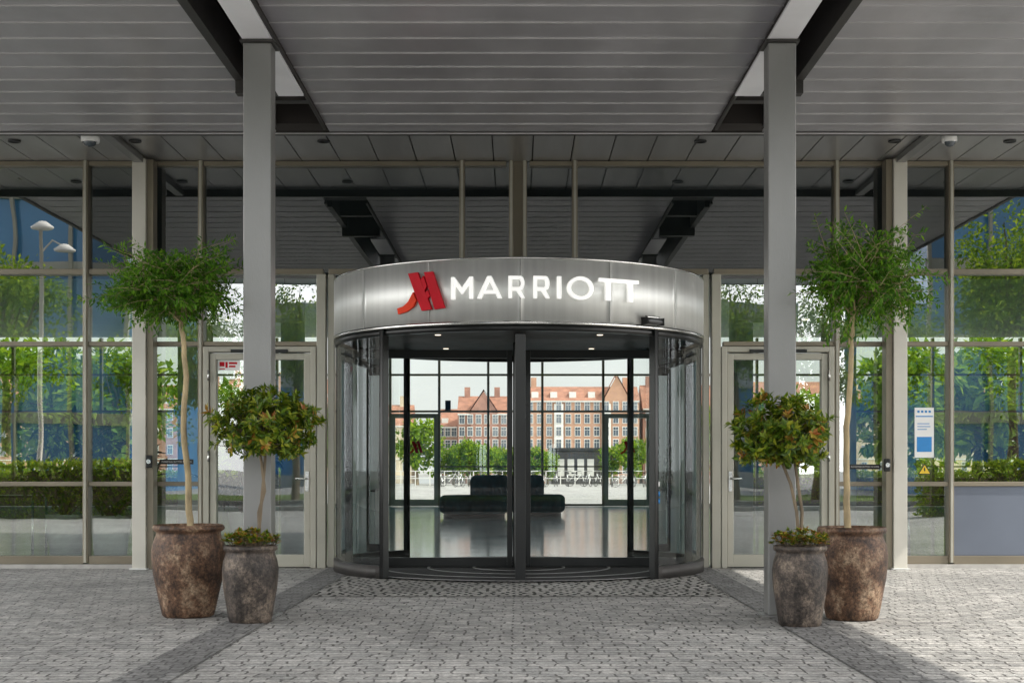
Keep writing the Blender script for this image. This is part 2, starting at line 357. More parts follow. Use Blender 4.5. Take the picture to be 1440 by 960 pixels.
EMB=[([(575,385),(588,383),(608,435),(594,437),(584,411)],0),
     ([(597,383),(609,382),(626,433),(612,435)],0),
     ([(581.5,411),(586,422),(582,431),(573,438),(561,442),(559.5,434),(568,431),(575,424)],1),
     ([(596,388),(601,402),(598,408.5),(592.5,394)],0),
     ([(602.5,408),(605.5,416),(602,420),(599.5,411)],0)]
def prism(mb,loops,fmap,th0,th1,m=0):
    flat=[p for l in loops for p in l]
    tris=geometry.tessellate_polygon([[Vector((p[0],p[1],0)) for p in l] for l in loops])
    b=len(mb.v); n=len(flat)
    for p in flat: mb.v.append(tuple(fmap(p[0],p[1],th0)))
    for p in flat: mb.v.append(tuple(fmap(p[0],p[1],th1)))
    for t in tris:
        mb.face([b+n+i for i in t],m); mb.face([b+i for i in reversed(t)],m)
    o=0
    for l in loops:
        k=len(l)
        for i in range(k): mb.face([b+o+i,b+o+(i+1)%k,b+n+o+(i+1)%k,b+n+o+i],m)
        o+=k
def rear_door(x0,x1,cx):
    d=BX(H,'rear_door',M['dframe'],x0+.036,x0+.15,RY-.09,RY+.03,.03,2.75)
    BX(d,'door_jamb',M['dframe'],x1-.15,x1-.036,RY-.09,RY+.03,.03,2.75)
    BX(d,'door_rail',M['dframe'],x0+.151,x1-.151,RY-.09,RY+.03,2.62,2.75); BX(d,'door_rail',M['dframe'],x0+.151,x1-.151,RY-.09,RY+.03,.03,.22)
    s=.0066
    mb=MB()
    for l,m in EMB: prism(mb,[[((u-593)*s,(412-v)*s) for u,v in l]],lambda u,v,t:(cx+u,RY-.02-t,1.75+v),0,.01,m)
    mkobj('door_emblem',mb,[M['red'],M['redo']],d)
rear_door(-3.75,-2.3,-3.0); rear_door(2.55,3.98,3.28)

def swing(x0,x1,hs):
    D=thing('hotel_door',((x0+x1)/2,FY,0),'glazed swing door in a warm grey metal frame','door','doors beside the revolving door')
    y0,y1=FY-.12,FY+.05; ft=.062
    def fr(mb):
        mb.box(x0,x0+ft,y0,y1,.0,2.475); mb.box(x1-ft,x1,y0,y1,.0,2.475); mb.box(x0+ft,x1-ft,y0,y1,2.475-ft,2.475)
    P(D,'door_frame',M['dframe'],fr,bevel=.005)
    a,b=x0+ft+.006,x1-ft-.006; st=.07
    leaf=P(D,'door_leaf',M['dframe'],lambda mb:(mb.box(a,a+st,y0+.03,y1-.03,.012,2.40),mb.box(b-st,b,y0+.03,y1-.03,.012,2.40),mb.box(a+st,b-st,y0+.03,y1-.03,2.33,2.40),mb.box(a+st,b-st,y0+.03,y1-.03,.012,.15)),bevel=.004)
    mb=MB(); mb.quad([(a+st,FY-.03,.15),(b-st,FY-.03,.15),(b-st,FY-.03,2.33),(a+st,FY-.03,2.33)]); mkobj('door_pane',mb,M['gdoor'],leaf)
    xc=b-.035 if hs>0 else a+.035
    P(D,'door_closer',M['black'],lambda mb:(mb.box((a+b)/2-.32,(a+b)/2+.32,y0-.025,y0-.002,2.405,2.44)),bevel=.004)
    P(leaf,'handle',M['steel2'],lambda mb:(mb.tube([(xc,y0+.03,1.0),(xc,y0-.04,1.0),(xc-hs*.12,y0-.04,1.0)],.011,8)))
    P(leaf,'lock_plate',M['steel2'],lambda mb:(mb.box(xc-.02,xc+.02,y0+.02,y0+.028,.86,1.08)))
    for z in (.35,1.25,2.15):
        hx=(x0+.06) if hs>0 else (x1-.06)
        P(D,'hinge',M['steel2'],lambda mb:mb.tube([(hx,y0-.012,z-.06),(hx,y0-.012,z+.06)],.012,8))
    return D
D1=swing(-3.505,-2.245,1)
D2=swing(2.285,3.545,-1)

def textmesh(name,body,size,loc,mat,parent,align='CENTER',ext=.0008):
    cu=bpy.data.curves.new(name,'FONT'); cu.body=body; cu.size=size; cu.align_x=align; cu.align_y='CENTER'; cu.extrude=ext
    t=bpy.data.objects.new(name+'_tmp',cu); COL.objects.link(t)
    dg=bpy.context.evaluated_depsgraph_get(); me=bpy.data.meshes.new_from_object(t.evaluated_get(dg))
    bpy.data.objects.remove(t)
    me.transform(Matrix.Rotation(math.radians(90),4,'X'))
    me.materials.clear(); me.materials.append(mat)
    o=bpy.data.objects.new(name,me); COL.objects.link(o)
    if parent: o.parent=parent; o.location=Vector(loc)-WORLD[parent.name]
    else: o.location=loc
    return o
x0,x1,z0,z1=wx(306,FY-.05),wx(337,FY-.05),wz(521,FY),wz(507,FY)
n1=thing('door_notice',((x0+x1)/2,FY-.035,z0),'white notice sticker with red print on the door glass','sign')
BX(n1,'notice_sheet',M['white'],x0,x1,FY-.036,FY-.033,z0,z1)
for q in ((x0+.02,x0+.075,z0+.045,z0+.095),(x0+.085,x0+.11,z0+.03,z0+.095),(x0+.125,x1-.03,z0+.07,z0+.092),(x0+.125,x1-.05,z0+.035,z0+.055),(x0+.02,x0+.08,z0+.012,z0+.022)):
    BX(n1,'printed_mark',M['red'],q[0],q[1],FY-.039,FY-.0365,q[2],q[3])
def pushsign(pa,pb,py,label):
    a,b=wx(pa,FY),wx(pb,FY); z=wz(py,FY); c=(a+b)/2
    t=thing('push_button_sign',(c,FY-.01,z),label,'sign','push button signs')
    BX(t,'sign_strip',M['signblack'],a,b,FY-.008,FY-.003,z-.028,z+.028)
    textmesh('sign_lettering','PLEASE PUSH BUTTON TO OPEN',(b-a)/16.5,(c,FY-.0095,z),M['white'],t)
pushsign(225,272,649,'black strip sign with white lettering on the glass')
pushsign(1194,1238,656,'black strip sign with white lettering on the glass')
for px,z in ((211,1.19),(1246,1.15)):
    x=wx(px,15.7); t=thing('door_button',(x,15.66,z),'round black push button on a steel plate on the post','button','door buttons')
    P(t,'button_housing',M['black'],lambda mb:mb.box(x-.035,x+.035,15.64,15.678,z-.07,z+.07),bevel=.01)
    def bt(mb):
        b=len(mb.v); n=20
        for yy in (15.622,15.639):
            for i in range(n): mb.v.append((x+.025*math.cos(6.2832*i/n),yy,z+.025*math.sin(6.2832*i/n)))
        mb.face([b+i for i in range(n)]); 
        for i in range(n): mb.face([b+i,b+(i+1)%n,b+n+(i+1)%n,b+n+i])
    P(t,'button',M['steel2'],bt)
y=FY-.004
a,b,zb,zt=wx(1286,FY),wx(1313,FY),wz(643,FY),wz(573,FY)
t=thing('window_poster',((a+b)/2,y,zb),'white and blue notice poster on the window','poster')
BX(t,'poster_sheet',M['white'],a,b,y-.003,y,zb,zt)
for q in ((a+.025,b-.025,wz(635,FY),wz(614,FY)),(a+.012,b-.012,wz(586,FY),wz(584.5,FY)),(a+.03,b-.05,wz(596,FY),wz(595,FY)),(a+.03,b-.04,wz(600,FY),wz(599,FY)),(a+.03,b-.08,wz(604,FY),wz(603,FY))):
    BX(t,'printed_mark',M['blue'],q[0],q[1],y-.006,y-.0035,q[2],q[3])
for k in range(4): BX(t,'printed_mark',M['blue'],a+.03+k*.042,a+.055+k*.042,y-.006,y-.0035,wz(580,FY),wz(577,FY))
def tri(mb,cx,cz,r,y0,y1):
    pts=[(cx-r,cz-r*.6),(cx+r,cz-r*.6),(cx,cz+r*1.0)]
    prism(mb,[pts],lambda u,v,t:(u,y0-t,v),0,y0-y1)
cx,cz=wx(1300,FY),wz(661,FY)
t=thing('warning_sign',(cx,y,cz-.07),'yellow triangular warning sticker with black symbol','sign')
P(t,'sign_border',M['signblack'],lambda mb:tri(mb,cx,cz,.075,y,y-.002))
P(t,'sign_face',M['yellow'],lambda mb:tri(mb,cx,cz,.06,y-.0025,y-.004))
P(t,'sign_symbol',M['signblack'],lambda mb:(mb.box(cx-.006,cx+.006,y-.0065,y-.0045,cz-.008,cz+.03)))

# ------------------------------------------------------------ canopy
CZ=4.5; CY0,CY1=6.0,14.35
C=thing('entrance_canopy',(0,10,0),'dark metal boarded canopy over the entrance with two beam slots','canopy')
def deck(xa,xb):
    def fn(mb):
        y=CY0+.05; w=.398
        while y<CY1-.03:
            y2=min(y+w,CY1)
            b=len(mb.v)
            mb.v+=[(xa,y+.012,CZ-.0),(xb,y+.012,CZ-.0),(xb,y2,CZ+.004),(xa,y2,CZ+.004),(xa,y+.012,CZ+.04),(xb,y+.012,CZ+.04),(xb,y2,CZ+.04),(xa,y2,CZ+.04)]
            for q in ((0,3,2,1),(4,5,6,7),(0,1,5,4),(1,2,6,5),(2,3,7,6),(3,0,4,7)): mb.face([b+i for i in q],0)
            mb.box(xa,xb,y,y+.0115,CZ-.005,CZ+.03,1)
            y+=w
        mb.box(xa,xb,CY0+.05,CY1,CZ+.041,CZ+.2,2)
    P(C,'ceiling_panel',[M['ceil'],M['lip'],M['slot']],fn)
SL=[(-2.42,-1.9),(1.97,2.46)]
deck(-6.15,SL[0][0]-.012); deck(SL[0][1]+.012,SL[1][0]-.012); deck(SL[1][1]+.012,6.15)
BX(C,'fascia',M['dark'],-6.2,6.2,CY0,CY0+.049,CZ-.02,CZ+.26); 
BX(C,'fascia',M['dark'],-6.2,-6.152,CY0+.05,CY1,CZ-.02,CZ+.26); BX(C,'fascia',M['dark'],6.152,6.2,CY0+.05,CY1,CZ-.02,CZ+.26)
BX(C,'rear_edge_trim',M['dark'],-8,8,CY1+.001,CY1+.05,CZ-.025,SZ+.05,bevel=.004)
BX(C,'rear_edge_trim',M['lip'],-8,8,CY1-.012,CY1-.0005,CZ-.022,CZ-.008)
for (a,b) in SL:
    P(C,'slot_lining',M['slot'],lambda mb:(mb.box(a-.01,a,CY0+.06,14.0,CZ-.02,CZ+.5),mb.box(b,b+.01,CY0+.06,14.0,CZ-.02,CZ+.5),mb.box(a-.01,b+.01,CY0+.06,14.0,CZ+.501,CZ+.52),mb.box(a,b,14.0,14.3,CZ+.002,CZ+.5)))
    for xx in (a,b): BX(C,'slot_trim',M['dark'],xx-.011,xx+.011,CY0+.06,14.05,CZ-.05,CZ-.021)
    xb0,xb1=(-2.045,-1.83) if a<0 else (1.87,2.085)
    def ib(mb):
        mb.box(xb0,xb1,CY0+.1,12.2,4.3,4.318); mb.box((xb0+xb1)/2-.01,(xb0+xb1)/2+.01,CY0+.1,12.2,4.3185,4.6); 
    P(C,'beam',M['beam'],ib)
    ob=(a,a+.07) if a<0 else (b-.07,b)
    BX(C,'channel_beam',M['dark'],ob[0]+.001,ob[1],CY0+.1,13.9,CZ-.06,CZ+.25)
    BX(C,'cross_beam',M['dark'],a+.001,b-.001,13.0,13.12,CZ-.03,CZ+.3)
    BX(C,'cross_beam',M['dark'],a+.001,b-.001,12.21,12.33,4.33,CZ+.3)
for x,lab in ((-1.9375,0),(1.9775,1)):
    t=thing('support_column',(x,10.7,0),'square grey painted steel column carrying the canopy','column','canopy columns')
    P(t,'shaft',M['column'],lambda mb:mb.box(x-.104,x+.104,10.6,10.8,.015,4.28),bevel=.008)
    P(t,'base_plate',M['column'],lambda mb:mb.box(x-.15,x+.15,10.55,10.85,.001,.015),bevel=.003)
    P(t,'cap_plate',M['dark'],lambda mb:mb.box(x-.125,x+.125,10.57,10.83,4.2805,4.298))
for px,py,s in ((127,189,1.2),(1335,187,1.0)):
    d=14.6; x=wx(px,d); z=SZ
    t=thing('security_camera',(x,d,z-.13),'white dome security camera under the soffit','camera','security cameras')
    P(t,'camera_housing',M['white'],lambda mb:mb.lathe([(0,0),(.05*s,0),(.075*s,-.02),(.08*s,-.07),(.075*s,-.10)],x,d,24,z0=z-.002))
    P(t,'lens_dome',M['wing'],lambda mb:mb.lathe([(.055*s,-.098),(.05*s,-.125),(.035*s,-.14),(.0,-.15)],x,d-.02,24,z0=z-.002))

# ------------------------------------------------------------ revolving door
RC=(0.02,15.75); R=2.03; DZ0,DZ1=2.515,3.15
RD=thing('revolving_door',(RC[0],RC[1],0),'glass revolving door under a curved stainless steel drum','door')
def ringbox(mb,r0,r1,z0,z1,a0,a1,n,m=0):
    b=len(mb.v); full=abs(a1-a0-2*math.pi)<1e-6; cols=n if full else n+1
    for i in range(cols):
        a=a0+(a1-a0)*i/n; s,c=math.sin(a),math.cos(a)
        for r,z in ((r0,z0),(r1,z0),(r1,z1),(r0,z1)): mb.v.append((RC[0]+r*s,RC[1]-r*c,z))
    for i in range(n):
        i2=(i+1)%cols
        for j in range(4): mb.face([b+i*4+j,b+i*4+(j+1)%4,b+i2*4+(j+1)%4,b+i2*4+j],m,j in(1,3))
    if not full:
        mb.face([b,b+1,b+2,b+3],m); e=b+n*4; mb.face([e+3,e+2,e+1,e],m)
seams=[math.radians(k) for k in (-103,-77,-51,-25.5,0.3,26,51.5,77,103)]
for a,b in zip(seams[:-1],seams[1:]):
    mb=MB(); ringbox(mb,R-.03,R,DZ0+.02,DZ1-.02,a+.0016,b-.0016,20); mkobj('drum_panel',mb,M['steel'],RD)
mb=MB(); ringbox(mb,R-.05,R-.012,DZ0+.01,DZ1-.01,0,2*math.pi,120); mkobj('drum_core',mb,M['dark'],RD)
mb=MB(); ringbox(mb,R-.06,R+.008,DZ1-.019,DZ1,0,2*math.pi,120); mkobj('drum_rim',mb,M['steel2'],RD)
mb=MB(); ringbox(mb,R-.07,R+.010,DZ0-.012,DZ0+.019,0,2*math.pi,120); mkobj('drum_rim',mb,M['steel2'],RD)
mb=MB(); mb.lathe([(0,0),(R-.07,0)],RC[0],RC[1],64,z0=DZ0-.004); mb.lathe([(0,.0),(R-.05,.0)],RC[0],RC[1],64,z0=DZ1-.03); mkobj('drum_ceiling',mb,M['dark'],RD)
mb=MB(); ringbox(mb,R-.09,R-.012,DZ0-.075,DZ0-.013,0,2*math.pi,120); mkobj('head_rail',mb,M['black'],RD)
for ang in (-45,45,135,225):
    for r in (1.2,):
        x=RC[0]+r*math.sin(math.radians(ang)); yy=RC[1]-r*math.cos(math.radians(ang))
        P(RD,'downlight',M['lamp'],lambda mb:mb.lathe([(.0,0),(.03,0),(.034,.004)],x,yy,16,z0=DZ0-.009))
OA=math.radians(42.5)
for a0,a1 in ((OA,math.pi-OA),(-math.pi+OA,-OA)):
    mb=MB(); mb.lathe([(R-.035,.13),(R-.035,DZ0-.07)],RC[0],RC[1],28,a0=a0,a1=a1); cw=mkobj('curved_window',mb,M['grev'],RD)
    mb=MB(); ringbox(mb,R-.07,R+.005,.0,.13,a0,a1,28); mkobj('base_rail',mb,M['dark'],RD)
    k=a0+(a1-a0)*.5
    mb=MB(); ringbox(mb,R-.06,R-.01,.13,DZ0-.07,k-.012,k+.012,2); mkobj('window_post',mb,M['black'],RD)
for a,hw in ((OA,.014),(-OA,.014),(math.pi-OA,.010),(-math.pi+OA,.010)):
    mb=MB(); ringbox(mb,R-.06,R+.008,.0,DZ0-.012,a-hw,a+hw,3); mkobj('door_post',mb,M['black'],RD,bevel=.004)
P(RD,'shaft',M['black'],lambda mb:mb.lathe([(.065,.02),(.065,DZ0-.01)],RC[0],RC[1],20))
for k in range(4):
    a=math.radians(90*k+.4); s,c=math.sin(a),-math.cos(a)
    def pt(r,t,z): return (RC[0]+r*s-t*c,RC[1]+r*c+t*s,z)
    def bar(mb,r0,r1,z0,z1,t=.028):
        b=len(mb.v)
        mb.v+=[pt(r0,-t,z0),pt(r1,-t,z0),pt(r1,t,z0),pt(r0,t,z0),pt(r0,-t,z1),pt(r1,-t,z1),pt(r1,t,z1),pt(r0,t,z1)]
        for q in ((0,3,2,1),(4,5,6,7),(0,1,5,4),(1,2,6,5),(2,3,7,6),(3,0,4,7)): mb.face([b+i for i in q])
    def wf(mb): bar(mb,.07,.13,.03,2.42); bar(mb,1.84,1.92,.03,2.42,.05 if k==0 else .03); bar(mb,.131,1.839,.03,.13); bar(mb,.131,1.839,2.33,2.42)
    w=P(RD,'door_wing',M['black'],wf,bevel=.003)
    mb=MB(); mb.quad([pt(.13,0,.13),pt(1.84,0,.13),pt(1.84,0,2.33),pt(.13,0,2.33)]); mkobj('wing_pane',mb,M['grev'],w)
mb=MB(); mb.lathe([(0,0),(R-.075,0)],RC[0],RC[1],64,z0=.018); mkobj('entrance_mat',mb,M['mat'],RD)
for r in (.5,1.0,1.5,1.93):
    mb=MB(); ringbox(mb,r-.012,r+.012,.018,.024,0,2*math.pi,72); mkobj('mat_trim',mb,M['column'],RD)
def ang_of(px,rr=R):
    th=0
    for _ in range(12):
        d=RC[1]-rr*math.cos(th); x=wx(px,d)-RC[0]; th=math.asin(max(-1,min(1,x/rr)))
    return th
a=ang_of(913); s_,c_=math.sin(a),math.cos(a)
t=thing('motion_sensor',(RC[0]+R*s_,RC[1]-R*c_,2.53),'black motion sensor fixed to the drum edge','sensor')
mb=MB(); ringbox(mb,R+.011,R+.09,2.545,2.60,a-.055,a+.055,6); mkobj('sensor_housing',mb,M['black'],t,bevel=.01)
mb=MB(); ringbox(mb,R+.0,R+.05,2.605,2.625,a-.05,a+.05,6); mkobj('sensor_bracket',mb,M['steel2'],t)
a=OA; s_,c_=math.sin(a+.035),math.cos(a+.035)
t=thing('door_sticker',(RC[0]+(R)*s_,RC[1]-R*c_,.85),'small blue and white pictogram sticker on glass','sign')
for z,mm in ((.93,'white'),(.83,'blue'),(.76,'blue')):
    mb=MB(); ringbox(mb,R-.034,R-.031,z,z+.05,a+.025,a+.05,2); mkobj('sticker_face',mb,M[mm],t)

# ------------------------------------------------------------ hotel sign
RS=R
Sg=thing('hotel_sign',(RC[0],RC[1]-R,2.75),'white hotel lettering with red emblem on the steel drum','sign')
def drummap(u,v,t,rb=RS):
    th=u/RS; r=rb+.012+t; return (RC[0]+r*math.sin(th),RC[1]-r*math.cos(th),v)
def s_of(px): return ang_of(px,RS+.03)*RS
ZB,ZT=2.748,2.962; hh=ZT-ZB
LM=[[(0,0),(.16,0),(.16,.70),(.5,.22),(.84,.70),(.84,0),(1,0),(1,1),(.86,1),(.5,.49),(.14,1),(0,1)]]
LA=[[(0,0),(.17,0),(.255,.21),(.745,.21),(.83,0),(1,0),(.58,1),(.42,1)],[(.32,.36),(.5,.79),(.68,.36)]]
LR=[[(0,0),(.22,0),(.22,.34),(.48,.34),(.78,0),(1,0),(.72,.385)]+[( .72+ .26*math.cos(math.radians(a)), .675+.325*math.sin(math.radians(a))) for a in range(-55,91,15)]+[(0,1)],
    [(.22,.49),(.22,.85)]+[(.64+.11*math.cos(math.radians(a)),.67+.18*math.sin(math.radians(a))) for a in range(90,-91,-20)]]
LI=[[(0,0),(1,0),(1,1),(0,1)]]
LO='ring'
b0=.85
LT=[[(0,b0),(.16,b0),(.16,0),(.275,0),(.275,b0),(.5,b0),(.725,b0),(.725,0),(.84,0),(.84,b0),(1,b0),(1,1),(.5,1),(0,1)]]
letters=[(LM,635,665),(LA,671,706),(LR,715,738),(LR,750,773),(LI,783.5,789),(LO,797.5,834),(LT,842,897)]
for L_,pa,pb in letters:
    s0,s1=s_of(pa),s_of(pb); mb=MB()
    if L_=='ring':
        sc=(s0+s1)/2; rr=(s1-s0)/2; loops=[[(sc+rr*math.cos(k*.2094395),ZB+hh/2+(hh/2+.006)*math.sin(k*.2094395)) for k in range(30)],[(sc+(rr-.034)*math.cos(-k*.2094395),ZB+hh/2+(hh/2+.006-.034)*math.sin(-k*.2094395)) for k in range(30)]]
    else: loops=[[(s0+(s1-s0)*u,ZB+hh*v) for u,v in l] for l in L_]
    prism(mb,loops,lambda u,v,t:drummap(u,v,t),0,.035,0)
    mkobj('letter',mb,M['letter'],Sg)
mb=MB()
for l,m in EMB:
    pts=[]
    for u,v in l:
        a=ang_of(u,RS+.03); d=RC[1]-(RS+.03)*math.cos(a); pts.append((a*RS,wz(v,d)))
    prism(mb,[pts],lambda u,v,t:drummap(u,v,t),0,.035 if m==0 else .032,m)
mkobj('emblem',mb,[M['red'],M['redo']],Sg)

# ------------------------------------------------------------ pots and trees
def rot_dir(r):
    z=r.uniform(-1,1); a=r.uniform(0,2*math.pi); q=math.sqrt(1-z*z); return Vector((q*math.cos(a),q*math.sin(a),z))
def pot(px,py_top,py_base,pxw,pxb,mat,label,seed):
    d=CH*F/(py_base-HY); x=wx(px,d); h=(py_base-py_top)*d/F; r=pxw*d/F/2; rb=pxb*d/F/2
    t=thing('plant_pot',(x,d,0),label,'pot','plant pots beside the entrance')
    prof=[(0,.0),(rb*.9,.0),(rb,.02*h),(rb*1.06,.08*h),(rb+(r-rb)*.45,.25*h),(rb+(r-rb)*.82,.45*h),(r*.99,.60*h),(r*1.0,.70*h),(r*.96,.80*h),(r*.87,.89*h),(r*.86,.92*h),(r*.95,.94*h),(r*.97,.965*h),(r*.94,.995*h),(r*.90,1.0*h),(r*.86,.985*h),(r*.83,.93*h),(r*.83,.88*h)]
    sd=random.Random(seed); p1,p2=sd.uniform(0,6),sd.uniform(0,6)
    w=lambda a,z:.008*math.sin(2*a+p1+z*3)+.006*math.sin(3*a+p2-z*5)
    P(t,'pot_body',mat,lambda mb:mb.lathe(prof,x,d,56,wob=w))
    P(t,'soil',M['soil'],lambda mb:mb.lathe([(0,.96*h),(r*.5,.95*h),(r*.835,.93*h)],x,d,32))
    return x,d,h,r
pA=pot(265,737,866,103,72,M['potA'],'large brown mottled glazed pot, bulging body, bare soil',1)
pB=pot(352,766,875,79,58,M['potB'],'small dark glazed pot filled with low red green plants',2)
pC=pot(1198,740,870,100,72,M['potA'],'large brown mottled glazed pot in sunlight',3)
pD=pot(1125,766,880,78,58,M['potB'],'small dark glazed pot with low bronze green plants',4)
def limb(r,p0,p1,n=5,j=.03):
    p0=Vector(p0);p1=Vector(p1); out=[]
    for i in range(n+1):
        f=i/n; q=p0.lerp(p1,f); q.z+=math.sin(f*math.pi)*.04
        if 0<i<n: q+=rot_dir(r)*j
        out.append(q)
    return out
def big_tree(px_list,d,crown,label,seed,ntw=330):
    r=random.Random(seed)
    pts=[Vector((wx(a,d),d+r.uniform(-.01,.01),wz(b,d))) for a,b in px_list]
    t=thing('potted_tree',pts[0],label,'tree','trees in the large pots')
    mb=MB(); k=len(pts); path=[]
    for i in range(k-1):
        for j in range(4): path.append(pts[i].lerp(pts[i+1],j/4)+Vector((r.uniform(-.006,.006),r.uniform(-.006,.006),0)))
    path.append(pts[-1]); n=len(path)
    mb.tube(path,[.026-.010*i/n for i in range(n)],10)
    cx,cy,rx_,ry_=crown; c=Vector((wx(cx,d),d,wz(cy,d))); rx=rx_*d/F; rz=ry_*d/F
    top=path[-1]; cr=MB()
    ends=[]
    for i in range(30):
        dv=rot_dir(r); dv.z=abs(dv.z)*1.0-.25; dv.normalize()
        e=c+Vector((dv.x*rx*.62,dv.y*rx*.62,dv.z*rz*.62))
        L=limb(r,top if i%3 else path[-2],e,4,.02); mb.tube(L,[.009-.0012*q for q in range(5)],5); ends.append(L)
    for i in range(ntw):
        L=ends[i%30]; s=L[r.choice((2,3,4,4))].copy()
        dv=rot_dir(r); rad=r.uniform(.55,1.0)*(1+ .18*math.sin(dv.x*5+seed)+.16*math.sin(dv.z*7+seed*2))
        e=c+Vector((dv.x*rx*rad,dv.y*rx*rad,dv.z*rz*rad*(1 if dv.z>0 else .85)))
        if (e-s).length>.42: s=e+(s-e).normalized()*.42
        if i%4==0: 
            e=e+(e-c).normalized()*r.uniform(0.02,.13)+Vector((0,0,.02))
        mb.tube([s,(s+e)/2+Vector((0,0,.02)),e],[.003,.002,.001],3)
        ax=(e-s); ln=ax.length; ax.normalize(); nl=int(r.uniform(22,34))
        for q in range(nl):
            f=(q+r.random())/nl; p=s.lerp(e,.12+.88*f)+Vector((0,0,.02*math.sin(f*3.14)))
            o=rot_dir(r); o=(o-ax*o.dot(ax)).normalized()
            dd=(ax*.6+o*.9+Vector((0,0,-.25))).normalized()
            cr.leaf(p+o*.004,dd,(rot_dir(r)*.7+Vector((0,-.2,1))).normalized(),r.uniform(.038,.065),r.uniform(.014,.022))
    mkobj('trunk',mb,M['bark'],t); mkobj('crown',cr,M['leafA'],t)
dA=pA[1]; dC=pC[1]
big_tree([(268,745),(265,690),(258,600),(262,530),(256,470),(254,448)],dA,(243,413,98,66),'slim standard tree with fine green leaves in large pot',11,350)
big_tree([(1193,748),(1191,690),(1190,600),(1196,530),(1197,480),(1200,440)],dC,(1216,402,96,90),'slim standard tree with airy upright green crown',23,310)
def small_tree(stems,d,crown,label,seed):
    r=random.Random(seed); cx,cy,rx_,ry_=crown; c=Vector((wx(cx,d),d,wz(cy,d))); rx=rx_*d/F; rz=ry_*d/F
    base=Vector((wx(stems[0][0][0],d),d,wz(stems[0][0][1],d)))
    t=thing('potted_shrub',base,label,'shrub','clipped shrubs in the small pots')
    mb=MB(); cr=MB(); tops=[]
    for st in stems:
        p=[Vector((wx(a,d),d+r.uniform(-.012,.012),wz(b,d))) for a,b in st]
        mb.tube(p,[.013-.004*i/len(p) for i in range(len(p))],8); tops.append(p[-1])
    for i in range(360):
        dv=rot_dir(r)
        rad=r.uniform(.6,.97) if i%4 else r.uniform(.3,.7)
        rad*=1+.07*math.sin(dv.x*6+seed)+.06*math.sin(dv.z*8+seed)
        e=c+Vector((dv.x*rx*rad,dv.y*rx*rad,dv.z*rz*rad)); s=tops[i%len(tops)].lerp(e,.55)+rot_dir(r)*.02
        if i%2==0: mb.tube([tops[i%len(tops)],s,e],[.005,.003,.0015],4)
        ax=(dv+Vector((0,0,.45))+rot_dir(r)*.35).normalized(); m=1 if r.random()<.13 and rad>.6 else 0
        for q in range(12):
            o=rot_dir(r); o=(o-ax*o.dot(ax)).normalized(); lift=r.uniform(.1,1.1)
            dd=(o+ax*lift).normalized()
            cr.leaf(e-ax*.05*r.random(),dd,(ax+o*-.3).normalized(),r.uniform(.045,.075),r.uniform(.020,.030),m if lift>.5 else 0)
    mkobj('trunk',mb,M['bark2'],t); mkobj('crown',cr,[M['leafB'],M['leafBt']],t)
small_tree([[(362,765),(366,730),(369,690),(372,655),(374,625)],[(366,765),(364,720),(372,690),(368,650),(362,620)]],pB[1],(374,596,86,56),'clipped laurel ball shrub with glossy leaves, two stems',31)
small_tree([[(1124,765),(1120,720),(1112,680),(1100,650),(1095,620)],[(1126,765),(1128,720),(1122,680),(1118,650),(1115,620)]],pD[1],(1099,607,78,59),'clipped laurel ball shrub with glossy leaves, leaning stems',37)
def under(p,label,seed):
    r=random.Random(seed); x,d,h,rr=p
    t=thing('bedding_plant',(x,d,h*.93),label,'plant','low plants in the small pots')
    st=MB(); cr=MB()
    for i in range(130):
        a=r.uniform(0,6.283); q=math.sqrt(r.random())*rr*1.0; b=Vector((x+q*.75*math.cos(a),d+q*.75*math.sin(a),h*.935)); e=Vector((x+q*math.cos(a),d+q*math.sin(a),h+r.uniform(.01,.11)*(1.2-q/rr*.6)))
        st.tube([b,e],[.002,.0015],3)
        for k in range(9):
            o=rot_dir(r); o.z=abs(o.z)*.6; o.normalize(); cr.leaf(e,o,Vector((0,0,1))+rot_dir(r)*.4,r.uniform(.025,.045),r.uniform(.015,.024),1 if r.random()<.4 else 0)
    mkobj('stem',st,M['bark2'],t); mkobj('foliage',cr,[M['leafB'],M['leafBt']],t)
under(pB,'low bronze and green bedding plant filling the pot',5); under(pD,'low bronze and green bedding plant filling the pot',6)

# ------------------------------------------------------------ lobby furniture
t=thing('sofa',(-.4,33,0),'dark teal round lobbed lobby sofa on the polished floor','sofa')
def rring(r0,r1,z0,z1,q=.07):
    o=[(r0,z0)]
    for cx,cz,a0 in ((r1-q,z0+q,-90),(r1-q,z1-q,0),(r0+q,z1-q,90)):
        for k in range(5): a=math.radians(a0+k*22.5); o.append((cx+q*math.cos(a),cz+q*math.sin(a)))
    o.append((r0,z0)); return o
for sx,sy,sr,bx,by,br in ((-.98,32.5,.8,-.62,32.8,.46),(.48,33.5,.66,.2,33.6,.44)):
    P(t,'seat',M['sofa'],lambda mb:mb.lathe([(0,.12)]+rring(.02,sr,.1,.52,.12),sx,sy,90,wob=lambda a,z:-.06*abs(math.cos(a*6))**10))
    P(t,'backrest',M['sofa'],lambda mb:mb.lathe([(0,.3)]+rring(.02,br,.4,.98,.15),bx,by,80,wob=lambda a,z:-.09*abs(math.cos(a*5))**10))
    P(t,'plinth',M['black'],lambda mb:mb.lathe([(0,.015),(sr-.1,.015),(sr-.1,.1),(0,.1)],sx,sy,40))
for x,yy,z in ((wx(400,24),24,3.75),(wx(1065,24),24,3.75)):
    t=thing('pendant_lamp',(x,yy,z),'white drum shade pendant lamp hanging in the lobby','lamp','lobby pendant lamps')
    P(t,'lamp_shade',M['shade'],lambda mb:mb.lathe([(.32,0),(.30,.28),(.02,.285)],x,yy,32,z0=z-.14))
    P(t,'cable',M['black'],lambda mb:mb.tube([(x,yy,z+.14),(x,yy,4.99)],.006,6))
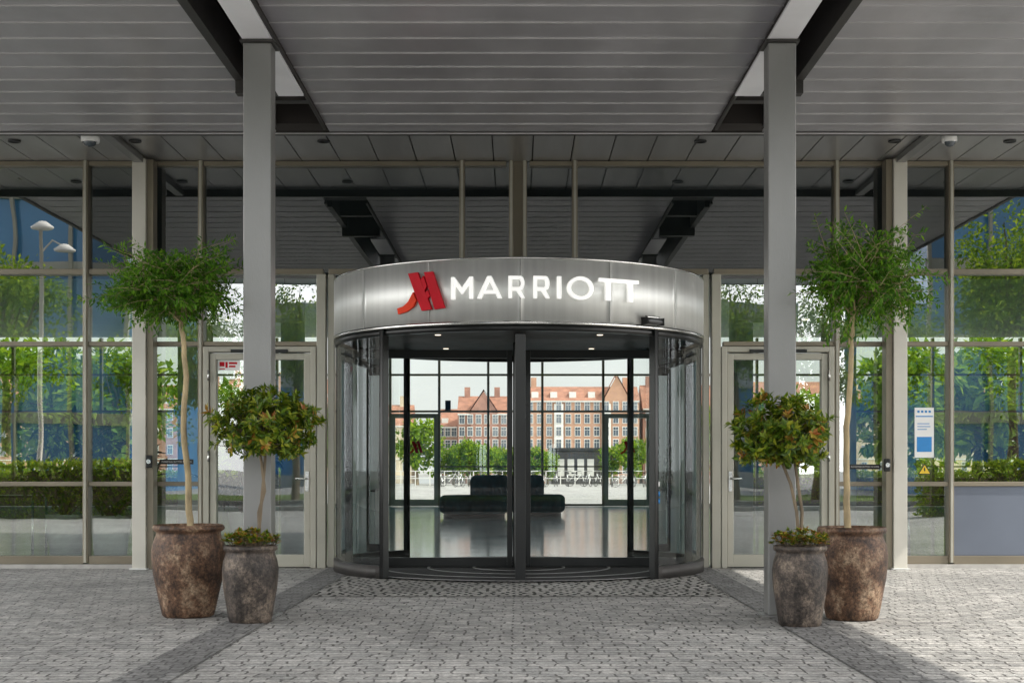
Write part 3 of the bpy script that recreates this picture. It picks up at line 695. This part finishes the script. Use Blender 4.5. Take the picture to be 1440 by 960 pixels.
def houseplant(x,y,h,label,seed):
    r=random.Random(seed); t=thing('house_plant',(x,y,.015),label,'plant','plants in the lobby')
    P(t,'planter',M['plaster'],lambda mb:mb.lathe([(0,.0),(.2,.0),(.26,.5),(.24,.5),(.23,.45),(0,.45)],x,y,24,z0=.016))
    st=MB(); cr=MB()
    for i in range(26):
        dv=rot_dir(r); e=Vector((x+dv.x*.6,y+dv.y*.6,.5+h*.62+dv.z*h*.4)); L=limb(r,(x,y,.45),e,4,.03); st.tube(L,[.012,.01,.008,.006,.004],5)
        for k in range(16):
            p=L[r.choice((2,3,4))].lerp(e,r.random())+rot_dir(r)*.08; o=rot_dir(r); cr.leaf(p,o,Vector((0,0,1))+rot_dir(r)*.5,r.uniform(.12,.22),r.uniform(.06,.1))
    mkobj('stem',st,M['bark2'],t); mkobj('foliage',cr,M['leafD'],t)
houseplant(-5.9,18.6,1.3,'leafy dark green house plant in white planter',3)
houseplant(-5.2,18.2,1.0,'bushy dark green house plant in white planter',4)
houseplant(6.6,18.8,1.2,'leafy dark green house plant in white planter',8)
houseplant(-3.7,19.5,.9,'bushy dark green house plant in white planter',9)
def table(x,y):
    t=thing('lobby_table',(x,y,.015),'dark lobby table behind the window','table','lobby tables')
    P(t,'table_top',M['black'],lambda mb:mb.box(x-.7,x+.7,y-.35,y+.35,.72,.75),bevel=.006)
    for a in (-.62,.62):
        for b in (-.28,.28): P(t,'leg',M['steel2'],lambda mb:mb.tube([(x+a,y+b,.016),(x+a,y+b,.72)],.018,8))
table(-7.2,19.6); table(6.0,19.8)

# ------------------------------------------------------------ street trees
def street_tree(name,h,cr_r,seed,nc=70,lv=75,ls=.3,mat='leafC',loc=(0,0,0),label='',grp=''):
    r=random.Random(seed); t=thing(name,(0,0,0),label,'tree',grp)
    mb=MB(); cz=h-cr_r*1.05; tt=Vector((0,0,cz-cr_r*.55))
    mb.tube([(0,0,0),(.05,.02,tt.z*.5),tuple(tt),(0,0,cz+cr_r*.4)],[.2,.15,.12,.04],10)
    cr=MB()
    for i in range(nc):
        dv=rot_dir(r); rad=r.uniform(.35,.9)*(1+.2*math.sin(dv.x*4+seed)+.15*math.sin(dv.z*5+seed*1.7)); c=Vector((dv.x*cr_r*rad,dv.y*cr_r*rad,cz+dv.z*cr_r*rad*1.05))
        if i%4==0: mb.tube(limb(r,tt,c,4,.12),[.07,.055,.04,.03,.015],6)
        sr=r.uniform(.35,.75)*cr_r*.38
        for k in range(lv):
            o=rot_dir(r); p=c+o*sr*(r.random()**.4); dd=(o+rot_dir(r)*.8+Vector((0,0,-.2))).normalized()
            cr.leaf(p,dd,Vector((0,-.1,1))+rot_dir(r)*.7,ls*r.uniform(.6,1.1),ls*.55*r.uniform(.7,1.1))
    mkobj('trunk',mb,M['bark2'],t); mkobj('crown',cr,M[mat],t); t.location=loc
    return t
G1='street trees across the forecourt'
ta=street_tree('street_tree',8.6,2.7,3,110,70,.2,loc=(-16.6,-14,0),label='full green street tree standing on the grass strip',grp=G1)
tb=street_tree('street_tree',9.6,2.6,9,100,70,.2,loc=(16.0,-14,0),label='tall open green street tree standing on the grass strip',grp=G1)
for src,x,y,rz,sc in ((tb,-13.2,-19,1,.7),(ta,-10.6,-16,2,.8),(tb,-7.3,-15,3,.78),(ta,-4.2,-20,4,.8),(tb,7.2,-15,5,.8),(ta,10.3,-17,.5,.85),(tb,13.6,-19,2.2,.8),(ta,18.6,-17,1.2,1.15),(ta,-20,-20,2.6,1.1),(tb,3.5,-21,1.7,.8)):
    place_copy(src,(x,y,0),rz,sc)
G2='trees along the canal'
tc=street_tree('street_tree',6.2,2.4,15,50,45,.5,loc=(-12.5,101,0),label='round green tree on the canal quay',grp=G2)
for x,y,sc in ((-7.1,101,.85),(-4.6,103,.5),(-3.4,101,.58),(-2.4,101,.52),(-1.3,104,.5),(-.2,103,.48),(1.3,104,.5),(2.3,106,.42),(6.9,104,.5),(8.2,102,.6),(-17,102,1.1),(-22,104,1.2),(-28,101,1.3),(-34,104,1.2),(-40,101,1.3),(13,103,1.0),(18,101,1.15),(23,104,1.2),(29,101,1.3),(35,104,1.2),(41,101,1.3)):
    place_copy(tc,(x,y,0),rnd.uniform(0,6),sc)
G3='garden trees beside the rear plaza'
for x,y,sc in ((-14,50,1.0),(-18,54,1.1),(-10.5,53,.8),(13.5,50,1.0),(17.5,54,1.1),(20,49,1.1),(-21,49,1.1),(10.8,56,.75)):
    c=place_copy(tc,(x,y,0),rnd.uniform(0,6),sc); c['group']=G3; c['label']='round green tree beside the rear plaza'
def hedge(x0,x1,y0,y1,h,seed,label):
    r=random.Random(seed); t=thing('hedge',((x0+x1)/2,(y0+y1)/2,0),label,'hedge','clipped hedges')
    BX(t,'branches',M['bark2'],x0+.12,x1-.12,y0+.12,y1-.12,0.0,h-.15); cr=MB()
    n=int((x1-x0)*1500*h/1.0)
    for i in range(n):
        s=r.random()
        if s<.4: p=Vector((r.uniform(x0,x1),y1+r.uniform(-.1,.03),r.uniform(.02,h)))
        elif s<.6: p=Vector((r.uniform(x0,x1),y0+r.uniform(-.03,.1),r.uniform(.02,h)))
        elif s<.92: p=Vector((r.uniform(x0,x1),r.uniform(y0,y1),h+r.uniform(-.12,.06)))
        else: p=Vector((r.choice((x0,x1)),r.uniform(y0,y1),r.uniform(.02,h)))
        cr.leaf(p,rot_dir(r),rot_dir(r),r.uniform(.06,.11),r.uniform(.035,.06))
    mkobj('foliage',cr,M['leafH'],t)
hedge(-14,-8.2,-.9,0,1.25,1,'clipped sunlit green hedge along the forecourt'); hedge(9.2,14,-.9,0,1.25,2,'clipped sunlit green hedge along the forecourt')
hedge(-17.5,-6.5,43.5,44.3,1.0,3,'clipped green hedge outside the rear glazing'); hedge(6.5,17.5,43.5,44.3,1.0,4,'clipped green hedge outside the rear glazing')

x=-13.9
t=thing('street_lamp',(x,-9.5,0),'tall grey street lamp with two pale heads','street lamp')
P(t,'lamp_post',M['post'],lambda mb:mb.tube([(x,-9.5,0),(x,-9.5,4),(x,-9.5,8.2)],[.09,.07,.05],12))
P(t,'bracket',M['post'],lambda mb:mb.tube([(x,-9.5,7.4),(x+.35,-9.5,7.8),(x+.7,-9.5,7.6)],.03,8))
for dx,dz in ((.05,8.2),(.7,7.5)):
    P(t,'lamp_head',M['shade'],lambda mb:mb.lathe([(0,.2),(.1,.18),(.32,.0),(.3,-.05),(0,-.08)],x+dx,-9.5,20,z0=dz))

# ------------------------------------------------------------ far houses
wm=MB(); wm.box(-.52,.52,-.10,-.02,-.85,.85,0); wm.box(-.42,-.03,-.13,-.105,-.74,.22,1); wm.box(.03,.42,-.13,-.105,-.74,.22,1); wm.box(-.42,-.03,-.13,-.105,.3,.74,1); wm.box(.03,.42,-.13,-.105,.3,.74,1)
WMESH=bpy.data.meshes.new('window'); WMESH.from_pydata(wm.v,[],wm.f); WMESH.materials.append(M['winf']); WMESH.materials.append(M['wing']); WMESH.polygons.foreach_set('material_index',wm.m)
def house(x0,x1,y,he,hr,cols,floors,mat,label,gables=(),bay=(),dep=12):
    t=thing('brick_house',((x0+x1)/2,y,0),label,'house','houses along the far quay')
    BX(t,'wall',M[mat],x0,x1,y,y+dep,0,he)
    def rf(mb):
        b=len(mb.v); o=.4; ym=y+dep/2
        mb.v+=[(x0-.1,y-o,he),(x1+.1,y-o,he),(x1+.1,y+dep+o,he),(x0-.1,y+dep+o,he),(x0-.1,ym,hr),(x1+.1,ym,hr)]
        for q in ((0,1,5,4),(2,3,4,5),(0,4,3),(1,2,5),(0,3,2,1)): mb.face([b+i for i in q])
    r_=P(t,'roof',M['tile'],rf)
    for g in gables:
        gx,gw,gh=g
        P(t,'gable',M[mat],lambda mb:(mb.quad([(gx-gw/2,y-.5,0.0),(gx+gw/2,y-.5,0.0),(gx+gw/2,y-.5,he+.5),(gx,y-.5,he+gh),(gx-gw/2,y-.5,he+.5)]),mb.box(gx-gw/2,gx+gw/2,y-.49,y-.01,0,he)))
        P(t,'gable_roof',M['tile'],lambda mb:(mb.quad([(gx-gw/2-.3,y-.7,he+.3),(gx,y-.7,he+gh+.3),(gx,y+dep/2,he+gh+.3),(gx-gw/2-.3,y+dep/2,he+.3)]),mb.quad([(gx,y-.7,he+gh+.3),(gx+gw/2+.3,y-.7,he+.3),(gx+gw/2+.3,y+dep/2,he+.3),(gx,y+dep/2,he+gh+.3)])))
    BX(r_,'chimney',M[mat],x0+1,x0+2,y+dep/2-.6,y+dep/2+.6,hr-1,hr+1.6); BX(r_,'chimney',M[mat],x1-2.5,x1-1.5,y+dep/2-.6,y+dep/2+.6,hr-1,hr+1.6)
    fh=he/floors; cw=(x1-x0)/cols
    for b_ in bay:
        bx=x0+cw*(b_+.5); BX(t,'bay_front',M['winf'],bx-.8,bx+.8,y-.62,y-.511,fh*1.05,he-.6)
    BX(t,'cornice',M['winf'],x0,x1,y-.38,y-.002,he-.25,he-.02); BX(t,'string_course',M['winf'],x0,x1,y-.1,y-.002,fh*.96,fh*1.02)
    for f in range(floors):
        for c in range(cols):
            xx=x0+cw*(c+.5); zz=fh*(f+.55)
            ing=any(abs(xx-g[0])<g[1]/2+.3 for g in gables) or (c in bay)
            ob=bpy.data.objects.new('window',WMESH); COL.objects.link(ob); ob.parent=t
            ob.location=Vector((xx,y-(.6 if c in bay else .5 if ing else 0),zz))-WORLD[t.name]
    for c in range(0,cols,2):
        xx=x0+cw*(c+1); 
        if xx<x1-1 and not any(abs(xx-g[0])<g[1]/2+1 for g in gables): BX(r_,'dormer',M['winf'],xx-.6,xx+.6,y+.9,y+3.5,he+.5,he+1.6)
house(1.5,21.5,250,13.2,16.0,12,6,'brickO','long orange brick house with white bays and red roof',gables=((17.5,4.2,4.4),),bay=(3,8))
house(-10.5,-1.6,252,11.0,14.4,6,5,'brickR','dark red brick house with steep tiled gable roof',gables=((-5.9,4.6,4.0),))
house(-14.5,-11,262,9.0,12.5,3,4,'brickR','narrow dark red brick house with steep roof')
house(-30,-19.0,256,9,13,5,3,'brickY','pale rendered house with red tiled roof')
house(22.5,38,254,12,16.5,8,4,'brickR','dark red brick house with red tiled roof',gables=((28,4,4.5),))
house(39,60,252,13,17,10,5,'brickO','orange brick house with white window frames')
house(61,88,256,12,16,9,4,'brickY','pale rendered house on the far quay')
house(-52,-31,252,13,17.5,10,5,'brickO','orange brick house with tall red roof',gables=((-42,5,5),))
house(-76,-53,254,12,16.5,9,4,'brickR','dark red brick house on the far quay'); house(-100,-77,252,14,18,9,5,'brickO','orange brick house on the far quay')
kx0,kx1=wx(775,108),wx(852,108)
t=thing('quay_kiosk',((kx0+kx1)/2,108,0),'dark flat roofed kiosk with pale panels on the quay','kiosk')
BX(t,'wall',M['dark'],kx0,kx1,108,111,0,2.5); BX(t,'roof',M['black'],kx0-.2,kx1+.2,107.7,111.3,2.52,2.75)
for i in range(4):
    a=kx0+.5+i*.75; BX(t,'window',M['winf'],a,a+.5,107.94,107.995,.6,1.9)
t=thing('quay_railing',(0,98,0),'white railing along the quay edge','railing')
for i in range(61):
    x=-30+i; BX(t,'railing_post',M['winf'],x-.03,x+.03,97.97,98.03,0,.97)
for z in (.5,1.0): BX(t,'rail',M['winf'],-30,30,97.98,98.02,z-.025,z+.025)
bk=thing('bicycle',(0,0,0),'parked city bicycle on the plaza','bicycle','bicycles parked on the rear plaza')
for x in (-.52,.52):
    P(bk,'wheel',M['rubber'],lambda mb:(mb.tube([(x+.34*math.cos(a*.3927),0,.36+.34*math.sin(a*.3927)) for a in range(16)],.018,5,closed=True),[mb.tube([(x,0,.36),(x+.33*math.cos(a*.785),0,.36+.33*math.sin(a*.785))],.004,3) for a in range(8)]))
P(bk,'frame',M['steel2'],lambda mb:(mb.tube([(-.52,0,.36),(-.12,0,.32),(-.2,0,.82)],.018,5),mb.tube([(-.12,0,.32),(.36,0,.8)],.018,5),mb.tube([(-.18,0,.74),(.36,0,.8)],.018,5),mb.tube([(.52,0,.36),(.33,0,.95)],.018,5),mb.tube([(-.52,0,.36),(-.2,0,.72)],.014,5)))
P(bk,'handlebar',M['black'],lambda mb:mb.tube([(.18,-.26,1.0),(.33,-.1,1.0),(.33,.1,1.0),(.18,.26,1.0)],.015,5))
P(bk,'saddle',M['black'],lambda mb:mb.tube([(-.34,0,.88),(-.2,0,.89),(-.08,0,.88)],[.07,.05,.02],6))
bk.location=(-4.9,90,0); bk.rotation_euler=(0,0,1.3)
for i in range(20):
    x=-4.3+i*.68+rnd.uniform(-.15,.15)
    c=place_copy(bk,(x,90+rnd.uniform(-1.5,2.5),0),rnd.uniform(1.1,2.0) if i%4 else rnd.uniform(.1,.4))

# ------------------------------------------------------------ offices across the street (mirrored in the glazing)
def office(x0,x1,y0,y1,h,fl,gm,label,bands=.5,vert=2.4):
    t=thing('office_building',((x0+x1)/2,(y0+y1)/2,0),label,'office building','offices across the street')
    BX(t,'glazed_wall',gm,x0,x1,y0,y1,0,h)
    fh=h/fl
    for i in range(fl+1): BX(t,'floor_band',M['conc'],x0-.1,x1+.1,y1+.001,y1+.2,max(0,i*fh-bands/2),i*fh+bands/2)
    n=int((x1-x0)/vert)
    for i in range(n+1):
        x=x0+(x1-x0)*i/n; BX(t,'facade_fin',M['dframe'],x-.08,x+.08,y1+.201,y1+.4,0,h)
office(-40,-17.5,-48,-32,27,8,M['blueg'],'tall blue glass office building with pale floor bands')
office(18.5,40,-48,-32,24,7,M['blueg'],'tall blue glass office building with pale floor bands')
office(-17,18,-75,-60,11,3,M['blueg'],'low pale concrete and glass office building',1.8)

# ------------------------------------------------------------ light, world, camera
el=math.radians(48); az=math.radians(108)
sd=Vector((math.sin(az)*math.cos(el),math.cos(az)*math.cos(el),math.sin(el)))
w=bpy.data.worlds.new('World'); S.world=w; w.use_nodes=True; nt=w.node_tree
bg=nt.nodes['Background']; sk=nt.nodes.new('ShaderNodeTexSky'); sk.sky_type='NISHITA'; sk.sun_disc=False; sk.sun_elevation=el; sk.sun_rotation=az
sk.air_density=1.0; sk.dust_density=3
# cloud-like veil added as fill light under the canopy, strongest low behind the camera
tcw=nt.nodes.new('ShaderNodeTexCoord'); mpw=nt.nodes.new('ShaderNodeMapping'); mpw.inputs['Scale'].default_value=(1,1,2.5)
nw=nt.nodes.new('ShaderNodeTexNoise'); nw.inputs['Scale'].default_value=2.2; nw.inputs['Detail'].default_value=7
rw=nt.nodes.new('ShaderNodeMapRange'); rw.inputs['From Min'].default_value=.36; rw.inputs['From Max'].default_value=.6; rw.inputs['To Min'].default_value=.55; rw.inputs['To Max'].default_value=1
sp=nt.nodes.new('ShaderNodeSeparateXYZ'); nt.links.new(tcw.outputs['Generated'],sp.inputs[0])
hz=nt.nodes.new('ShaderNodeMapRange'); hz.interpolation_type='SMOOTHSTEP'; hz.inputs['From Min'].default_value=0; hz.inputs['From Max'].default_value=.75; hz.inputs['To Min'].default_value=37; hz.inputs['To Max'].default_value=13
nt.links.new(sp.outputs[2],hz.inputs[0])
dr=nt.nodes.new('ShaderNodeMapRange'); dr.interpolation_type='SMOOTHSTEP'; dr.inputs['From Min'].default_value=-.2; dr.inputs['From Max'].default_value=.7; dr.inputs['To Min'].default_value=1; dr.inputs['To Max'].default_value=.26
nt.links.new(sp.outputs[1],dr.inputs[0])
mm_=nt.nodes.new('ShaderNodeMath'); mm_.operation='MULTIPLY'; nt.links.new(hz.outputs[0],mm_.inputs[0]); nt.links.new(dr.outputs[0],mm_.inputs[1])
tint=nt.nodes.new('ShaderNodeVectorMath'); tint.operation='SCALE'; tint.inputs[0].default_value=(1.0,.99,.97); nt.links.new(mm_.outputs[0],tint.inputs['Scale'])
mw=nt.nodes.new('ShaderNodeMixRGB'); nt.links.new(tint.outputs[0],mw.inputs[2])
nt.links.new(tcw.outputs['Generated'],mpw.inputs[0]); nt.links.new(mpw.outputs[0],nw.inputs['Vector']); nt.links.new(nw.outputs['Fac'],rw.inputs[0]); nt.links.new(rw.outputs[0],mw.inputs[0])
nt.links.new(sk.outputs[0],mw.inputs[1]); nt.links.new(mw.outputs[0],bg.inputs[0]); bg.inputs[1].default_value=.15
sl=bpy.data.lights.new('sun','SUN'); sl.energy=5; sl.angle=math.radians(.5); sl.color=(1,.94,.84)
so=bpy.data.objects.new('sun',sl); COL.objects.link(so); so.rotation_euler=(-sd).to_track_quat('-Z','Y').to_euler(); so.location=(20,-10,30)
cam=bpy.data.cameras.new('camera'); cam.lens=50; cam.sensor_width=36; cam.shift_x=-7/1440; cam.shift_y=180/1440; cam.clip_end=3000
co=bpy.data.objects.new('camera',cam); COL.objects.link(co); co.location=(0,0,CH); co.rotation_euler=(math.radians(90),0,0); S.camera=co
S.view_settings.view_transform='Standard'; S.view_settings.look='None'; S.view_settings.exposure=0
